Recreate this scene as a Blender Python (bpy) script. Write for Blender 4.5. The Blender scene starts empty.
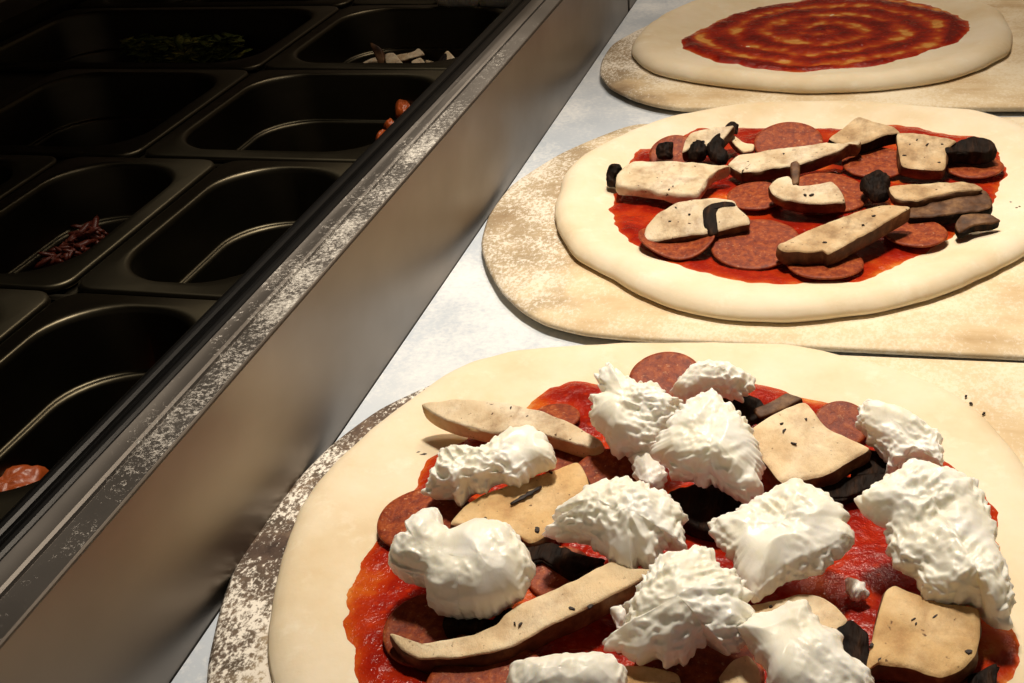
import bpy, math, random
import numpy as np
from mathutils import Vector, noise, Matrix

random.seed(7)
SC = bpy.context.scene
COL = SC.collection

# ------------------------------------------------------------------ camera
RM = np.array([[0.96334539, -0.05780072, 0.26196325],
               [0.25700288, 0.47881316, -0.83945665],
               [-0.07691025, 0.87601201, 0.4761174]])
CAM = np.array([0.22572883, 0.0, 0.30932777])
FPX = 1300.0

def ray(px, py):
    return RM @ np.array([px - 512.0, -(py - 341.5), -FPX])

def un(px, py, z=0.0):
    d = ray(px, py)
    return CAM + d * ((z - CAM[2]) / d[2])

def un_plane(px, py, p0, n):
    d = ray(px, py)
    return CAM + d * (np.dot(p0 - CAM, n) / np.dot(d, n))

cam_data = bpy.data.cameras.new('camera')
cam = bpy.data.objects.new('camera', cam_data)
COL.objects.link(cam)
M4 = Matrix.Identity(4)
for i in range(3):
    for j in range(3):
        M4[i][j] = RM[i, j]
    M4[i][3] = CAM[i]
cam.matrix_world = M4
cam_data.sensor_width = 36.0
cam_data.sensor_fit = 'HORIZONTAL'
cam_data.lens = FPX / 1024.0 * 36.0
cam_data.clip_start = 0.01
SC.camera = cam

# outlines below were measured on enlarged crops: key -> (x0, y0, enlargement)
ZM = {'A': (390, 380, 3.103), 'B': (590, 110, 3.796), 'C': (740, 100, 3.4155), 'D': (740, 340, 3.606),
      'E': (460, 500, 3.657), 'F': (740, 500, 3.606), 'G': (500, 340, 3.796), 'H': (260, 340, 3.796),
      'I': (200, 500, 3.657), 'J': (600, 0, 2.415), 'P': (0, 0, 1.0), 'K': (300, 0, 4.267)}

def px(*seq):
    out = []; k = 'P'
    for s in seq:
        if isinstance(s, str):
            k = s
        else:
            x0, y0, m = ZM[k]
            out.append((x0 + s[0] / m, y0 + s[1] / m))
    return out

# ------------------------------------------------------------------ materials
def lin(h):
    h = h.lstrip('#')
    c = [int(h[i:i + 2], 16) / 255 for i in (0, 2, 4)]
    return tuple(x / 12.92 if x <= .04045 else ((x + .055) / 1.055) ** 2.4 for x in c) + (1,)

class NT:
    def __init__(self, name):
        m = bpy.data.materials.new(name); m.use_nodes = True
        self.m = m; self.t = m.node_tree; self.n = self.t.nodes; self.l = self.t.links
        self.b = self.n['Principled BSDF']
        self.tc = self.n.new('ShaderNodeTexCoord').outputs['Object']
    def set(self, sock, v):
        if hasattr(v, 'is_output') and v.is_output:
            self.l.new(v, sock)
        else:
            sock.default_value = v
    def p(self, **k):
        names = dict(color='Base Color', rough='Roughness', metal='Metallic', sss='Subsurface Weight', spec='Specular IOR Level',
                     coat='Coat Weight', coatr='Coat Roughness', normal='Normal', aniso='Anisotropic', sheen='Sheen Weight')
        for a, v in k.items():
            self.set(self.b.inputs[names[a]], v)
        return self
    def sssr(self, r, s=.01):
        self.b.inputs['Subsurface Radius'].default_value = r
        self.b.inputs['Subsurface Scale'].default_value = s
    def map(self, scale=(1, 1, 1), rot=(0, 0, 0), loc=(0, 0, 0), src=None):
        n = self.n.new('ShaderNodeMapping')
        n.inputs['Scale'].default_value = scale; n.inputs['Rotation'].default_value = rot; n.inputs['Location'].default_value = loc
        self.l.new(src or self.tc, n.inputs['Vector']); return n.outputs[0]
    def noise(self, scale, detail=4, rough=.55, vec=None, dist=0, seed=0):
        n = self.n.new('ShaderNodeTexNoise'); n.noise_dimensions = '4D'
        n.inputs['W'].default_value = seed
        n.inputs['Scale'].default_value = scale; n.inputs['Detail'].default_value = detail
        n.inputs['Roughness'].default_value = rough; n.inputs['Distortion'].default_value = dist
        self.l.new(vec or self.tc, n.inputs['Vector']); return n.outputs['Fac']
    def voro(self, scale, vec=None, feature='F1'):
        n = self.n.new('ShaderNodeTexVoronoi'); n.feature = feature
        n.inputs['Scale'].default_value = scale
        self.l.new(vec or self.tc, n.inputs['Vector']); return n.outputs['Distance']
    def ramp(self, fac, *stops, interp='LINEAR'):
        n = self.n.new('ShaderNodeValToRGB'); n.color_ramp.interpolation = interp
        e = n.color_ramp.elements
        while len(e) < len(stops): e.new(.5)
        for el, (p, c) in zip(e, stops):
            el.position = p
            el.color = lin(c) if isinstance(c, str) else (c, c, c, 1)
        self.set(n.inputs[0], fac); return n.outputs[0]
    def mix(self, fac, a, b, mode='MIX'):
        n = self.n.new('ShaderNodeMix'); n.data_type = 'RGBA'; n.blend_type = mode
        self.set(n.inputs[0], fac)
        self.set(n.inputs[6], lin(a) if isinstance(a, str) else a)
        self.set(n.inputs[7], lin(b) if isinstance(b, str) else b)
        return n.outputs[2]
    def math(self, op, a, b=0.0, clamp=False):
        n = self.n.new('ShaderNodeMath'); n.operation = op; n.use_clamp = clamp
        self.set(n.inputs[0], a); self.set(n.inputs[1], b); return n.outputs[0]
    def sep(self, vec=None):
        n = self.n.new('ShaderNodeSeparateXYZ'); self.l.new(vec or self.tc, n.inputs[0]); return n.outputs
    def attr(self, name):
        n = self.n.new('ShaderNodeAttribute'); n.attribute_name = name; return n.outputs['Fac']
    def rng(self, v, a, b, c=0., d=1.):
        n = self.n.new('ShaderNodeMapRange'); n.interpolation_type = 'SMOOTHSTEP'
        self.set(n.inputs['Value'], v)
        n.inputs['From Min'].default_value = a; n.inputs['From Max'].default_value = b
        n.inputs['To Min'].default_value = c; n.inputs['To Max'].default_value = d
        return n.outputs[0]
    def bump(self, h, strength=.3, dist=.001, prev=None):
        n = self.n.new('ShaderNodeBump'); n.inputs['Strength'].default_value = strength; n.inputs['Distance'].default_value = dist
        self.l.new(h, n.inputs['Height'])
        if prev: self.l.new(prev, n.inputs['Normal'])
        self.l.new(n.outputs[0], self.b.inputs['Normal']); return n.outputs[0]

def m_dough():
    N = NT('raw_dough')
    a = N.noise(18, 5, .6)
    c = N.ramp(a, (.3, '#dac49e'), (.5, '#e5d5b7'), (.7, '#ecdfc8'))
    fl = N.ramp(N.noise(60, 6, .7, seed=3), (.55, 0.), (.75, 1.))
    c = N.mix(N.math('MULTIPLY', fl, .5), c, '#fbf4e4')
    N.p(color=c, rough=.72, sss=.15, spec=.25); N.sssr((1, .6, .35), .006)
    b = N.bump(N.noise(36, 6, .6, seed=2), .5, .0016)
    N.bump(N.noise(300, 3, .6, seed=5), .12, .0005, b)
    return N.m

def m_sauce():
    N = NT('tomato_sauce')
    th = N.math('ADD', N.attr('thickness'), N.math('MULTIPLY', N.math('SUBTRACT', N.noise(140, 4, .6), .5), .5))
    c = N.ramp(th, (.05, '#dc9a4c'), (.22, '#c25a1c'), (.38, '#ae3410'), (.6, '#961d0c'), (1., '#6e0e07'))
    bits = N.ramp(N.voro(230), (.15, 1.), (.32, 0.))
    c = N.mix(N.math('MULTIPLY', bits, .4), c, '#c23a16')
    N.p(color=c, rough=N.ramp(N.noise(120, 3), (.35, .12), (.7, .3)), spec=.2)
    b = N.bump(N.noise(190, 4, .65, seed=2), .6, .0022)
    N.bump(N.noise(600, 2, .6, seed=4), .25, .0006, b)
    return N.m

def m_pepperoni():
    N = NT('pepperoni')
    a = N.noise(300, 5, .7)
    c = N.ramp(a, (.3, '#5c1f0f'), (.46, '#80341a'), (.58, '#99481f'), (.74, '#bb6e42'))
    fat = N.ramp(N.noise(520, 3, .7, seed=5), (.6, 0.), (.72, 1.))
    c = N.mix(N.math('MULTIPLY', fat, .75), c, '#d09a72')
    N.p(color=c, rough=.5, spec=.22, sss=.05); N.sssr((1, .3, .2), .003)
    N.bump(a, .5, .001)
    return N.m

def m_flesh(name, c0, c1, c2, spot='#7c5233', amount=.8):
    N = NT(name)
    c = N.ramp(N.noise(55, 5, .6), (.3, c0), (.5, c1), (.7, c2))
    c = N.mix(N.ramp(N.noise(75, 6, .7, seed=14), (.48, 0.), (.72, .7 * amount)), c, spot)
    st = N.noise(90, 5, .7, vec=N.map((1, .25, 1), (0, 0, .5)), seed=4)
    c = N.mix(N.math('MULTIPLY', N.ramp(st, (.56, 0.), (.74, 1.)), amount * .5), c, spot)
    sp = N.ramp(N.noise(420, 2, .5, seed=9), (.67, 0.), (.72, 1.))
    c = N.mix(N.math('MULTIPLY', sp, amount), c, '#4a2c1a')
    N.p(color=c, rough=.68, sss=.12, spec=.25); N.sssr((1, .6, .4), .004)
    N.bump(N.noise(190, 6, .7, vec=N.map((1, .5, 1), (0, 0, .5)), seed=2), .8, .0014)
    return N.m

def m_skin():
    N = NT('mushroom_skin')
    c = N.ramp(N.noise(110, 5, .65), (.3, '#2c180b'), (.5, '#5a3a22'), (.72, '#8f6a45'))
    N.p(color=c, rough=.6, spec=.3)
    N.bump(N.noise(220, 4, .6, vec=N.map((1, 1, .3))), .4, .001)
    return N.m

def m_gill():
    N = NT('mushroom_gill')
    w = N.noise(300, 3, .6, vec=N.map((1, .12, .6), (0, 0, .6)))
    c = N.ramp(w, (.35, '#0b0604'), (.55, '#1f120a'), (.75, '#402817'))
    N.p(color=c, rough=.7, spec=.12)
    N.bump(w, .9, .0016)
    return N.m

def m_cheese():
    N = NT('mozzarella')
    c = N.ramp(N.noise(70, 4, .6), (.3, '#f6f0dc'), (.52, '#fbf8ec'), (.75, '#fdfcf6'))
    c = N.mix(N.ramp(N.noise(45, 3, .6, seed=6), (.62, 0.), (.75, .45)), c, '#ecdf9c')
    N.p(color=c, rough=N.ramp(N.noise(90, 3, seed=3), (.4, .28), (.65, .5)), sss=.3, spec=.4); N.sssr((1, .85, .65), .006)
    b = N.bump(N.noise(330, 4, .6, vec=N.map((1, .3, .8), (0, .3, .7))), .25, .0008)
    return N.m

def m_wood():
    N = NT('floured_peel_wood')
    s = N.sep()
    g = N.noise(26, 6, .6, vec=N.map((.25, 2.2, 1)), dist=.6)
    c = N.ramp(g, (.3, '#b0926a'), (.5, '#c6aa82'), (.7, '#d9c4a0'))
    worn = N.math('MULTIPLY', N.rng(N.math('ADD', s[0], N.math('MULTIPLY', N.math('SUBTRACT', N.noise(22, 4, .6, seed=3), .5), .16)), .035, .085, 1., 0.), N.attr('char'))
    cw = N.ramp(N.noise(70, 5, .7, seed=8), (.35, '#2a2020'), (.55, '#594840'), (.75, '#8f7a66'))
    c = N.mix(worn, c, cw)
    big = N.noise(16, 5, .6, seed=5)
    f1 = N.ramp(N.math('ADD', N.math('MULTIPLY', N.noise(560, 4, .72, vec=N.map((1, .7, 1)), seed=6), .62), N.math('MULTIPLY', big, .5)), (.545, 0.), (.61, 1.))
    f1 = N.math('MULTIPLY', f1, N.math('ADD', .3, N.math('MULTIPLY', worn, .65)))
    f2 = N.math('MULTIPLY', N.math('SUBTRACT', 1., N.math('MULTIPLY', worn, .85)), N.ramp(big, (.36, .1), (.6, .85)))
    c = N.mix(f2, c, '#e8d9b8')
    c = N.mix(f1, c, '#f7f1e6')
    N.p(color=c, rough=.8, spec=.15)
    N.bump(N.math('ADD', g, f1), .3, .0006)
    return N.m

def m_counter():
    N = NT('floured_counter')
    c = N.ramp(N.noise(9, 5, .6), (.3, '#b4bfcc'), (.55, '#c6cfda'), (.75, '#d6dce2'))
    fl = N.ramp(N.math('ADD', N.math('MULTIPLY', N.noise(14, 4, .6, seed=2), .6), N.math('MULTIPLY', N.noise(330, 4, .7, seed=4), .4)), (.46, 0.), (.62, 1.))
    c = N.mix(N.math('MULTIPLY', fl, .7), c, '#f4f4f2')
    N.p(color=c, rough=N.mix(fl, (.33, .33, .33, 1), (.7, .7, .7, 1)), spec=.4, metal=0)
    N.bump(fl, .15, .0004)
    return N.m

def m_steel(name='brushed_steel', base='#8f8a82', rough=.3, flour=0., mt=1.):
    N = NT(name)
    br = N.noise(240, 4, .6, vec=N.map((1, .02, 1)))
    c = N.ramp(br, (.3, base), (.7, base))
    r = N.ramp(N.noise(7, 4, .6, seed=3), (.3, rough * .8), (.7, rough * 1.3))
    sm = N.noise(5, 5, .6, vec=N.map((1, .6, 2.2)), seed=7, dist=.8)
    c = N.mix(N.math('MULTIPLY', N.ramp(sm, (.45, 0.), (.7, 1.)), .4), c, '#6d6357')
    N.p(color=c, rough=r, metal=mt, aniso=.4)
    b = N.bump(br, .025, .0002)
    if flour:
        s = N.sep()
        k = N.math('MULTIPLY', N.rng(s[1], .22, .40), N.rng(s[1], .52, .95, 1., .1))
        k = N.math('SUBTRACT', k, N.rng(s[0], -.016, -.0125, .55, 0.))
        big = N.noise(30, 4, .6, seed=11)
        fi = N.noise(520, 6, .85, seed=12)
        v = N.math('ADD', N.math('ADD', N.math('MULTIPLY', fi, .75), N.math('MULTIPLY', big, .35)), N.math('MULTIPLY', k, flour))
        m = N.ramp(v, (.66, 0.), (.76, .9))
        c = N.mix(m, c, '#ece8df')
        N.p(color=c, metal=N.math('SUBTRACT', mt, N.math('MULTIPLY', m, mt)), rough=N.mix(m, r, (.8, .8, .8, 1)))
        N.bump(m, .4, .0008, b)
    return N.m

def m_plain(name, col, rough=.5, metal=0., spec=.5, nz=0, bump=0):
    N = NT(name)
    c = lin(col)
    if nz:
        c2 = tuple(min(1, x * 1.5 + .003) for x in c[:3]) + (1,)
        c = N.mix(N.noise(nz, 4), c, c2)
    N.p(color=c, rough=rough, metal=metal, spec=spec)
    if bump: N.bump(N.noise(bump, 4, seed=2), .4, .001)
    return N.m

MD, MS, MP = m_dough(), m_sauce(), m_pepperoni()
F_PALE = m_flesh('mushroom_flesh_pale', '#c2a884', '#d8c4a3', '#e8dac2', '#7d5636', 1.)
F_TAN = m_flesh('mushroom_flesh_tan', '#bd9562', '#d3b07c', '#e2c69a', '#8a5c34', .8)
F_WOOD = m_flesh('mushroom_flesh_streaked', '#a98a63', '#c4a67e', '#dcc6a2', '#5e3d24', 1.)
F_MID = m_flesh('mushroom_flesh_warm', '#d4b68a', '#e3cba4', '#efdebf', '#99704a', .7)
MSK, MG, MC, MW = m_skin(), m_gill(), m_cheese(), m_wood()
MCT = m_counter()
ST_WALL = m_steel('rail_wall_steel', '#877f77', .40)
ST_LEDGE = m_steel('floured_ledge_steel', '#85807b', .40, .115, mt=.85)
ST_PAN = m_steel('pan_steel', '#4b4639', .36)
M_GASK = m_plain('black_gasket_rubber', '#050505', .3, spec=.25, nz=90)
M_HERB = m_plain('dark_herb', '#1c0f09', .7, nz=300, bump=300)
M_DARK = m_plain('dark_well', '#14110e', .6, .3, nz=20)
M_FLOOR = m_plain('floor_tile', '#3a2a20', .6, nz=6, bump=20)
M_HAND = m_plain('handle_wood', '#b08350', .7, nz=20, bump=60)

# ------------------------------------------------------------------ mesh helpers
def mk(name, V, F, mat, parent=None, smooth=True, attrs=None):
    me = bpy.data.meshes.new(name)
    me.from_pydata([tuple(map(float, v)) for v in V], [], F)
    me.materials.append(mat)
    if smooth: me.polygons.foreach_set('use_smooth', [True] * len(me.polygons))
    for k, vals in (attrs or {}).items():
        a = me.attributes.new(k, 'FLOAT', 'POINT'); a.data.foreach_set('value', [float(x) for x in vals])
    import bmesh
    bm = bmesh.new(); bm.from_mesh(me)
    if len(F) > 500:
        h = bmesh.ops.holes_fill(bm, edges=[e for e in bm.edges if e.is_boundary], sides=40)
        for f in h['faces']: f.smooth = True
    bmesh.ops.recalc_face_normals(bm, faces=bm.faces); bm.to_mesh(me); bm.free()
    o = bpy.data.objects.new(name, me); COL.objects.link(o)
    if parent: o.parent = parent
    return o

def tag(o, label=None, cat=None, group=None, kind=None):
    if label: o['label'] = label
    if cat: o['category'] = cat
    if group: o['group'] = group
    if kind: o['kind'] = kind
    return o

def empty(name, loc=(0, 0, 0)):
    o = bpy.data.objects.new(name, None); o.empty_display_size = .02
    COL.objects.link(o); o.location = loc
    return o

def recentre(o):
    """move a thing's origin to the foot of its bounding box; children follow"""
    vs = [v.co for v in o.data.vertices]
    c = Vector((sum(v.x for v in vs) / len(vs), sum(v.y for v in vs) / len(vs), min(v.z for v in vs)))
    o.data.transform(Matrix.Translation(-c)); o.location = c
    def kids(p):
        for ch in p.children:
            ch.data.transform(Matrix.Translation(-c)); kids(ch)
    kids(o)
    return o

def spline(P, n):
    P = np.array(P, float); m = len(P)
    seg = np.linalg.norm(np.roll(P, -1, 0) - P, axis=1); cum = np.concatenate([[0], np.cumsum(seg)])
    out = []
    for k in range(n):
        d = cum[-1] * k / n
        i = min(int(np.searchsorted(cum, d, side='right')) - 1, m - 1)
        t = (d - cum[i]) / max(seg[i], 1e-9)
        p0, p1, p2, p3 = P[i - 1], P[i], P[(i + 1) % m], P[(i + 2) % m]
        m1, m2 = (p2 - p0) * .32, (p3 - p1) * .32
        L = seg[i]
        m1 *= min(1, 1.2 * L / max(np.linalg.norm(p2 - p0) * .5, 1e-9)); m2 *= min(1, 1.2 * L / max(np.linalg.norm(p3 - p1) * .5, 1e-9))
        t2, t3 = t * t, t * t * t
        out.append((2 * t3 - 3 * t2 + 1) * p1 + (t3 - 2 * t2 + t) * m1 + (-2 * t3 + 3 * t2) * p2 + (t3 - t2) * m2)
    return np.array(out)

RAW = {}
def core_points(O, core):
    """for each outline point the nearest point of the core (a point or a polyline)"""
    if core is None:
        A = O.mean(0); return np.repeat(A[None], len(O), 0)
    C = np.array(core, float)
    out = []
    for p in O:
        best = None
        for a, b in zip(C[:-1], C[1:]):
            ab = b - a; t = np.clip(np.dot(p - a, ab) / max(np.dot(ab, ab), 1e-12), 0, 1)
            q = a + ab * t; d = np.linalg.norm(p - q)
            if best is None or d < best[0]: best = (d, q)
        out.append(best[1])
    out = np.array(out)
    k = max(2, len(O) // 14)                      # soften the jumps
    sm = sum(np.roll(out, j, 0) for j in range(-k, k + 1)) / (2 * k + 1)
    RAW[id(sm)] = (out, sm)
    return sm

def auto_core(O, frac=.55):
    """spine along the longest direction of an elongated outline"""
    c = O.mean(0); U, S, Vt = np.linalg.svd(O - c, full_matrices=False)
    d = Vt[0]; t = (O - c) @ d; w = ((O - c) @ Vt[1])
    L, W = (t.max() - t.min()) / 2, (w.max() - w.min()) / 2
    if L < 1.35 * W: return None
    half = (L - W) * .9
    pts = []
    mid = (t.max() + t.min()) / 2
    for k in np.linspace(-half, half, 7):
        sel = np.abs(t - mid - k) < L * .18
        ww = w[sel]; off = (ww.max() + ww.min()) / 2 if len(ww) else 0
        pts.append(c + d * (mid + k) + Vt[1] * off)
    return pts

def rings(O, Cn, prof, n):
    """stack of rings: prof = [(s, h)], h measured along n"""
    V = []
    raw = RAW[id(Cn)][0] if id(Cn) in RAW else Cn
    for s, h in prof:
        K = Cn + (raw - Cn) * max(0., 1 - s / .35) ** 2
        V.append(K + (O - K) * s + n * h)
    return V

def skin_rings(R, cap0=True, cap1=True):
    N = len(R[0]); V = [np.array(v, float) for v in np.concatenate(R)]; F = []
    def is_spine(r):
        sp = max(np.linalg.norm(r - r.mean(0), axis=1))
        return N < 250 and .003 < sp < .05 and np.linalg.norm(r[0] - r[-1]) < 3e-3
    ren = {}
    for cap, k in ((cap0, 0), (cap1, len(R) - 1)):
        if cap and is_spine(R[k]):                 # weld the two sides of a spine into one line of vertices
            cl = []
            for j in range(N):
                p = V[k * N + j]
                best = min(cl, key=lambda c: np.linalg.norm(V[c] - p)) if cl else None
                if best is not None and np.linalg.norm(V[best] - p) < .0017: ren[k * N + j] = best
                else: cl.append(k * N + j)
            if k == 0: cap0 = False
            else: cap1 = False
    for i in range(len(R) - 1):
        for j in range(N):
            a, b = i * N + j, i * N + (j + 1) % N
            f = []
            for q in (a, b, b + N, a + N):
                q = ren.get(q, q)
                if q not in f: f.append(q)
            if len(f) > 2: F.append(tuple(f))
    if cap0:
        c = len(V); V.append(R[0].mean(0))
        for j in range(N): F.append((c, (j + 1) % N, j))
    if cap1:
        o = (len(R) - 1) * N; c = len(V); V.append(R[-1].mean(0))
        for j in range(N): F.append((c, o + j, o + (j + 1) % N))
    if ren:                                        # drop the welded-away vertices
        keep = [k for k in range(len(V)) if k not in ren]; new = {k: q for q, k in enumerate(keep)}
        V = [V[k] for k in keep]; F = [tuple(new[q] for q in f) for f in F]
    return V, F

def nz(p, s, seed=0.):
    return noise.noise(Vector((p[0] * s + seed * 7.3, p[1] * s - seed * 3.1, p[2] * s + seed)))

def plane(pp, z, a=0., b=0.):
    P = np.array(pp).mean(0)
    p0 = un(P[0], P[1], z); n = np.array([-a, -b, 1.0]); n /= np.linalg.norm(n)
    return p0, n

# ------------------------------------------------------------------ the prep table
ZP = .050           # pans' rim height above the counter
HR = .0755          # rail ledge height
floor = mk('floor', [(-3, -2, -.9), (3, -2, -.9), (3, 4, -.9), (-3, 4, -.9)], [(0, 1, 2, 3)], M_FLOOR, smooth=False)
tag(floor, kind='structure')
M_WALL = m_plain('wall_tile', '#75695a', .5, nz=8)
wb = mk('wall_back', [(-3, 2.3, -.9), (3, 2.3, -.9), (3, 2.3, 2.2), (-3, 2.3, 2.2)], [(0, 1, 2, 3)], M_WALL, smooth=False)
tag(wb, kind='structure')

def box(V, F, x0, y0, z0, x1, y1, z1):
    b = len(V)
    V += [(x0, y0, z0), (x1, y0, z0), (x1, y1, z0), (x0, y1, z0), (x0, y0, z1), (x1, y0, z1), (x1, y1, z1), (x0, y1, z1)]
    F += [tuple(b + i for i in f) for f in ((0, 3, 2, 1), (4, 5, 6, 7), (0, 1, 5, 4), (1, 2, 6, 5), (2, 3, 7, 6), (3, 0, 4, 7))]

table = empty('pizza_prep_table', (.1, .7, -.9))
tag(table, 'stainless pizza prep table with raised floured rail beside the sunken pans', 'prep table')
def part(name, V, F, mat, smooth=False, parent=None, kind=None):
    o = mk(name, [(v[0] - .1, v[1] - .7, v[2] + .9) for v in V], F, mat, parent or table, smooth)
    # keep object-space textures in table coordinates of the rail
    o.data.transform(Matrix.Translation((.1, .7, -.9))); o.location = (-.1, -.7, .9)
    if parent: o.location = (0, 0, 0)
    return o
Y0, Y1 = -.35, 1.75
V, F = [], []; box(V, F, 0.0005, Y0, -.035, .95, Y1, 0); part('countertop', V, F, MCT)
V, F = [], []; box(V, F, -.62, Y0 + .02, -.84, .9, Y1 - .02, -.2); part('cabinet', V, F, ST_WALL)
for lx in (-.56, .84):
    for ly in (Y0 + .1, Y1 - .1):
        V, F = [], []; box(V, F, lx - .02, ly - .02, -.9, lx + .02, ly + .02, -.84); part('foot', V, F, M_DARK)

def extr(profile, y0, y1, ny=2, closed=False):
    V, F = [], []
    n = len(profile)
    for k in range(ny):
        y = y0 + (y1 - y0) * k / (ny - 1)
        V += [(x, y, z) for x, z in profile]
    for k in range(ny - 1):
        for j in range(n if closed else n - 1):
            a, b = k * n + j, k * n + (j + 1) % n
            F.append((a, b, b + n, a + n))
    if closed:
        F.append(tuple(range(n))); F.append(tuple(range((ny - 1) * n, ny * n)))
    return V, F

YG = 1.165
for ya, yb in ((Y0, YG), (YG + .009, Y1)):
    prof = [(0, -.03), (0, HR - .0012), (-.0003, HR - .0005), (-.0008, HR - .0001), (-.0013, HR), (-.006, HR), (-.006, -.03)]
    V, F = extr(prof, ya, yb, 2, True); part('rail_wall', V, F, ST_WALL)
V, F = [], []; box(V, F, -.0045, YG - .004, -.02, -.0015, YG + .013, HR - .004); part('rail_joint', V, F, M_DARK)
prof = [(-.0011, HR + .0001), (-.0112, HR + .0004), (-.0117, HR - .0014), (-.0131, HR - .0014), (-.0136, HR - .0002), (-.0150, HR + .0002), (-.0225, HR + .0002),
        (-.0232, HR - .001), (-.0245, HR - .004), (-.038, HR - .004), (-.038, .042), (-.0045, .042), (-.0045, HR - .001)]
V, F = extr(prof, Y0, Y1, 2, True); part('rail_ledge', V, F, ST_LEDGE)
prof = []
for cx_, r in ((-.0272, .0036), (-.0345, .0036)):
    for k in range(9):
        a = math.pi * k / 8
        prof.append((cx_ + r * math.cos(a), HR - .0035 + r * .95 * math.sin(a)))
prof += [(-.0385, .046), (-.0245, .046)]
V, F = extr(prof, Y0, Y1, 2, True); part('gasket', V, F, M_GASK)

# well under the pans
X0, XD, X1, XW = -.046, -.2085, -.371, -.472
NARROW = (-.044, -.148, -.255, -.362)
ROWS = [-.0445 + .1755 * k for k in range(0, 9)]
V, F = [], []
box(V, F, -.62, Y0, -.2, -.03, Y1, -.19)
box(V, F, -.62, Y0, -.19, XW - .004, Y1, .047)
box(V, F, -.043, Y0, -.19, -.038, Y1, .05)
part('pan_well', V, F, M_DARK)
for y in ROWS:
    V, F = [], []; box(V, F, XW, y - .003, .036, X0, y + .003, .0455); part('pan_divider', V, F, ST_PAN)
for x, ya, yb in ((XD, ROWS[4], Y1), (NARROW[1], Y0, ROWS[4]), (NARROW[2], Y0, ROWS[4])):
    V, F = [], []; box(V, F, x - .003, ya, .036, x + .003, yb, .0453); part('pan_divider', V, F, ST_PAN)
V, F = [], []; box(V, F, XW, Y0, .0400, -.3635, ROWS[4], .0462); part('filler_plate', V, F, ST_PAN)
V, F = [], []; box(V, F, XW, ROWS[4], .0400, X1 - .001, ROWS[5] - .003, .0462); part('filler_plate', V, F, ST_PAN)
V, F = [], []
box(V, F, -.62, Y0, .047, XW - .004, Y1, .062)
part('back_ledge', V, F, ST_PAN)
# unseen panel added over the pans to shade them, rising from the back ledge
SHADE = [(-.53, .062), (-.60, .30), (-.56, .46), (-.06, .56), (-.06, .552), (-.55, .45), (-.587, .30), (-.52, .062)]
V, F = extr(SHADE, Y0 + .02, Y1 - .02, 2, True); part('pan_shade', V, F, ST_WALL)

# ------------------------------------------------------------------ pans
def rrect(x0, x1, y0, y1, r, n=10):
    pts = []
    for cx_, cy_, a0 in ((x1 - r, y1 - r, 0), (x0 + r, y1 - r, 90), (x0 + r, y0 + r, 180), (x1 - r, y0 + r, 270)):
        for k in range(n + 1):
            a = math.radians(a0 + 90 * k / n)
            pts.append((cx_ + r * math.cos(a), cy_ + r * math.sin(a)))
    return pts

def pan(x0, x1, y0, y1, label, depth=.10):
    cx_, cy_ = (x0 + x1) / 2, (y0 + y1) / 2
    g = .0012
    R = []
    def ring(ins, z, r):
        R.append(np.array([(x - cx_, y - cy_, z) for x, y in rrect(x0 + g + ins, x1 - g - ins, y0 + g + ins, y1 - g - ins, r)]))
    ring(.0012, ZP - .0045, .011); ring(0, ZP - .003, .012); ring(.0006, ZP - .0006, .012); ring(.002, ZP, .012)
    ring(.0085, ZP - .0002, .03); ring(.0105, ZP + .0006, .034); ring(.0118, ZP - .0004, .036); ring(.0126, ZP - .003, .036)
    ring(.0150, ZP - .031, .037); ring(.0155, ZP - .0325, .037); ring(.0172, ZP - .0318, .037); ring(.0184, ZP - .0322, .037); ring(.0192, ZP - .034, .037)
    ring(.023, ZP - depth + .012, .036); ring(.025, ZP - depth + .004, .034); ring(.032, ZP - depth, .03)
    V, F = skin_rings(R, False, True)
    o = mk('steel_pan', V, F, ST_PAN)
    o.location = (cx_, cy_, 0)
    so = o.modifiers.new('wall', 'SOLIDIFY'); so.thickness = .0007; so.offset = -1
    tag(o, label, 'food pan', 'steel food pans sunk beside the rail')
    return o

for k, labs in {2: ('narrow steel pan nearest the camera beside the rail, orange food at its bottom', 'narrow dark pan in the middle row nearest the camera', 'narrow dark pan in the outer row nearest the camera'),
                3: ('narrow empty dark pan beside the rail with white crumbs inside', 'narrow dark pan holding shredded red topping', 'narrow dark pan outward of the one with red topping')}.items():
    for q, lb in enumerate(labs): pan(NARROW[q + 1], NARROW[q], ROWS[k], ROWS[k + 1], lb, .11)
for k, lb in {4: 'steel pan beside the rail with orange bits at its rail end', 5: 'steel pan beside the rail holding the mushroom slices', 6: 'farthest steel pan beside the rail holding white cheese'}.items():
    pan(XD, X0, ROWS[k], ROWS[k + 1], lb, .085 if k == 5 else .11)
for k, lb in {4: 'empty dark pan in outer row in front of the greens', 5: 'wide dark pan in outer row holding chopped greens', 6: 'farthest wide pan in the dark outer row, beyond the greens'}.items():
    pan(X1 if k == 4 else XW, XD, ROWS[k], ROWS[k + 1], lb, .11)

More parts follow.
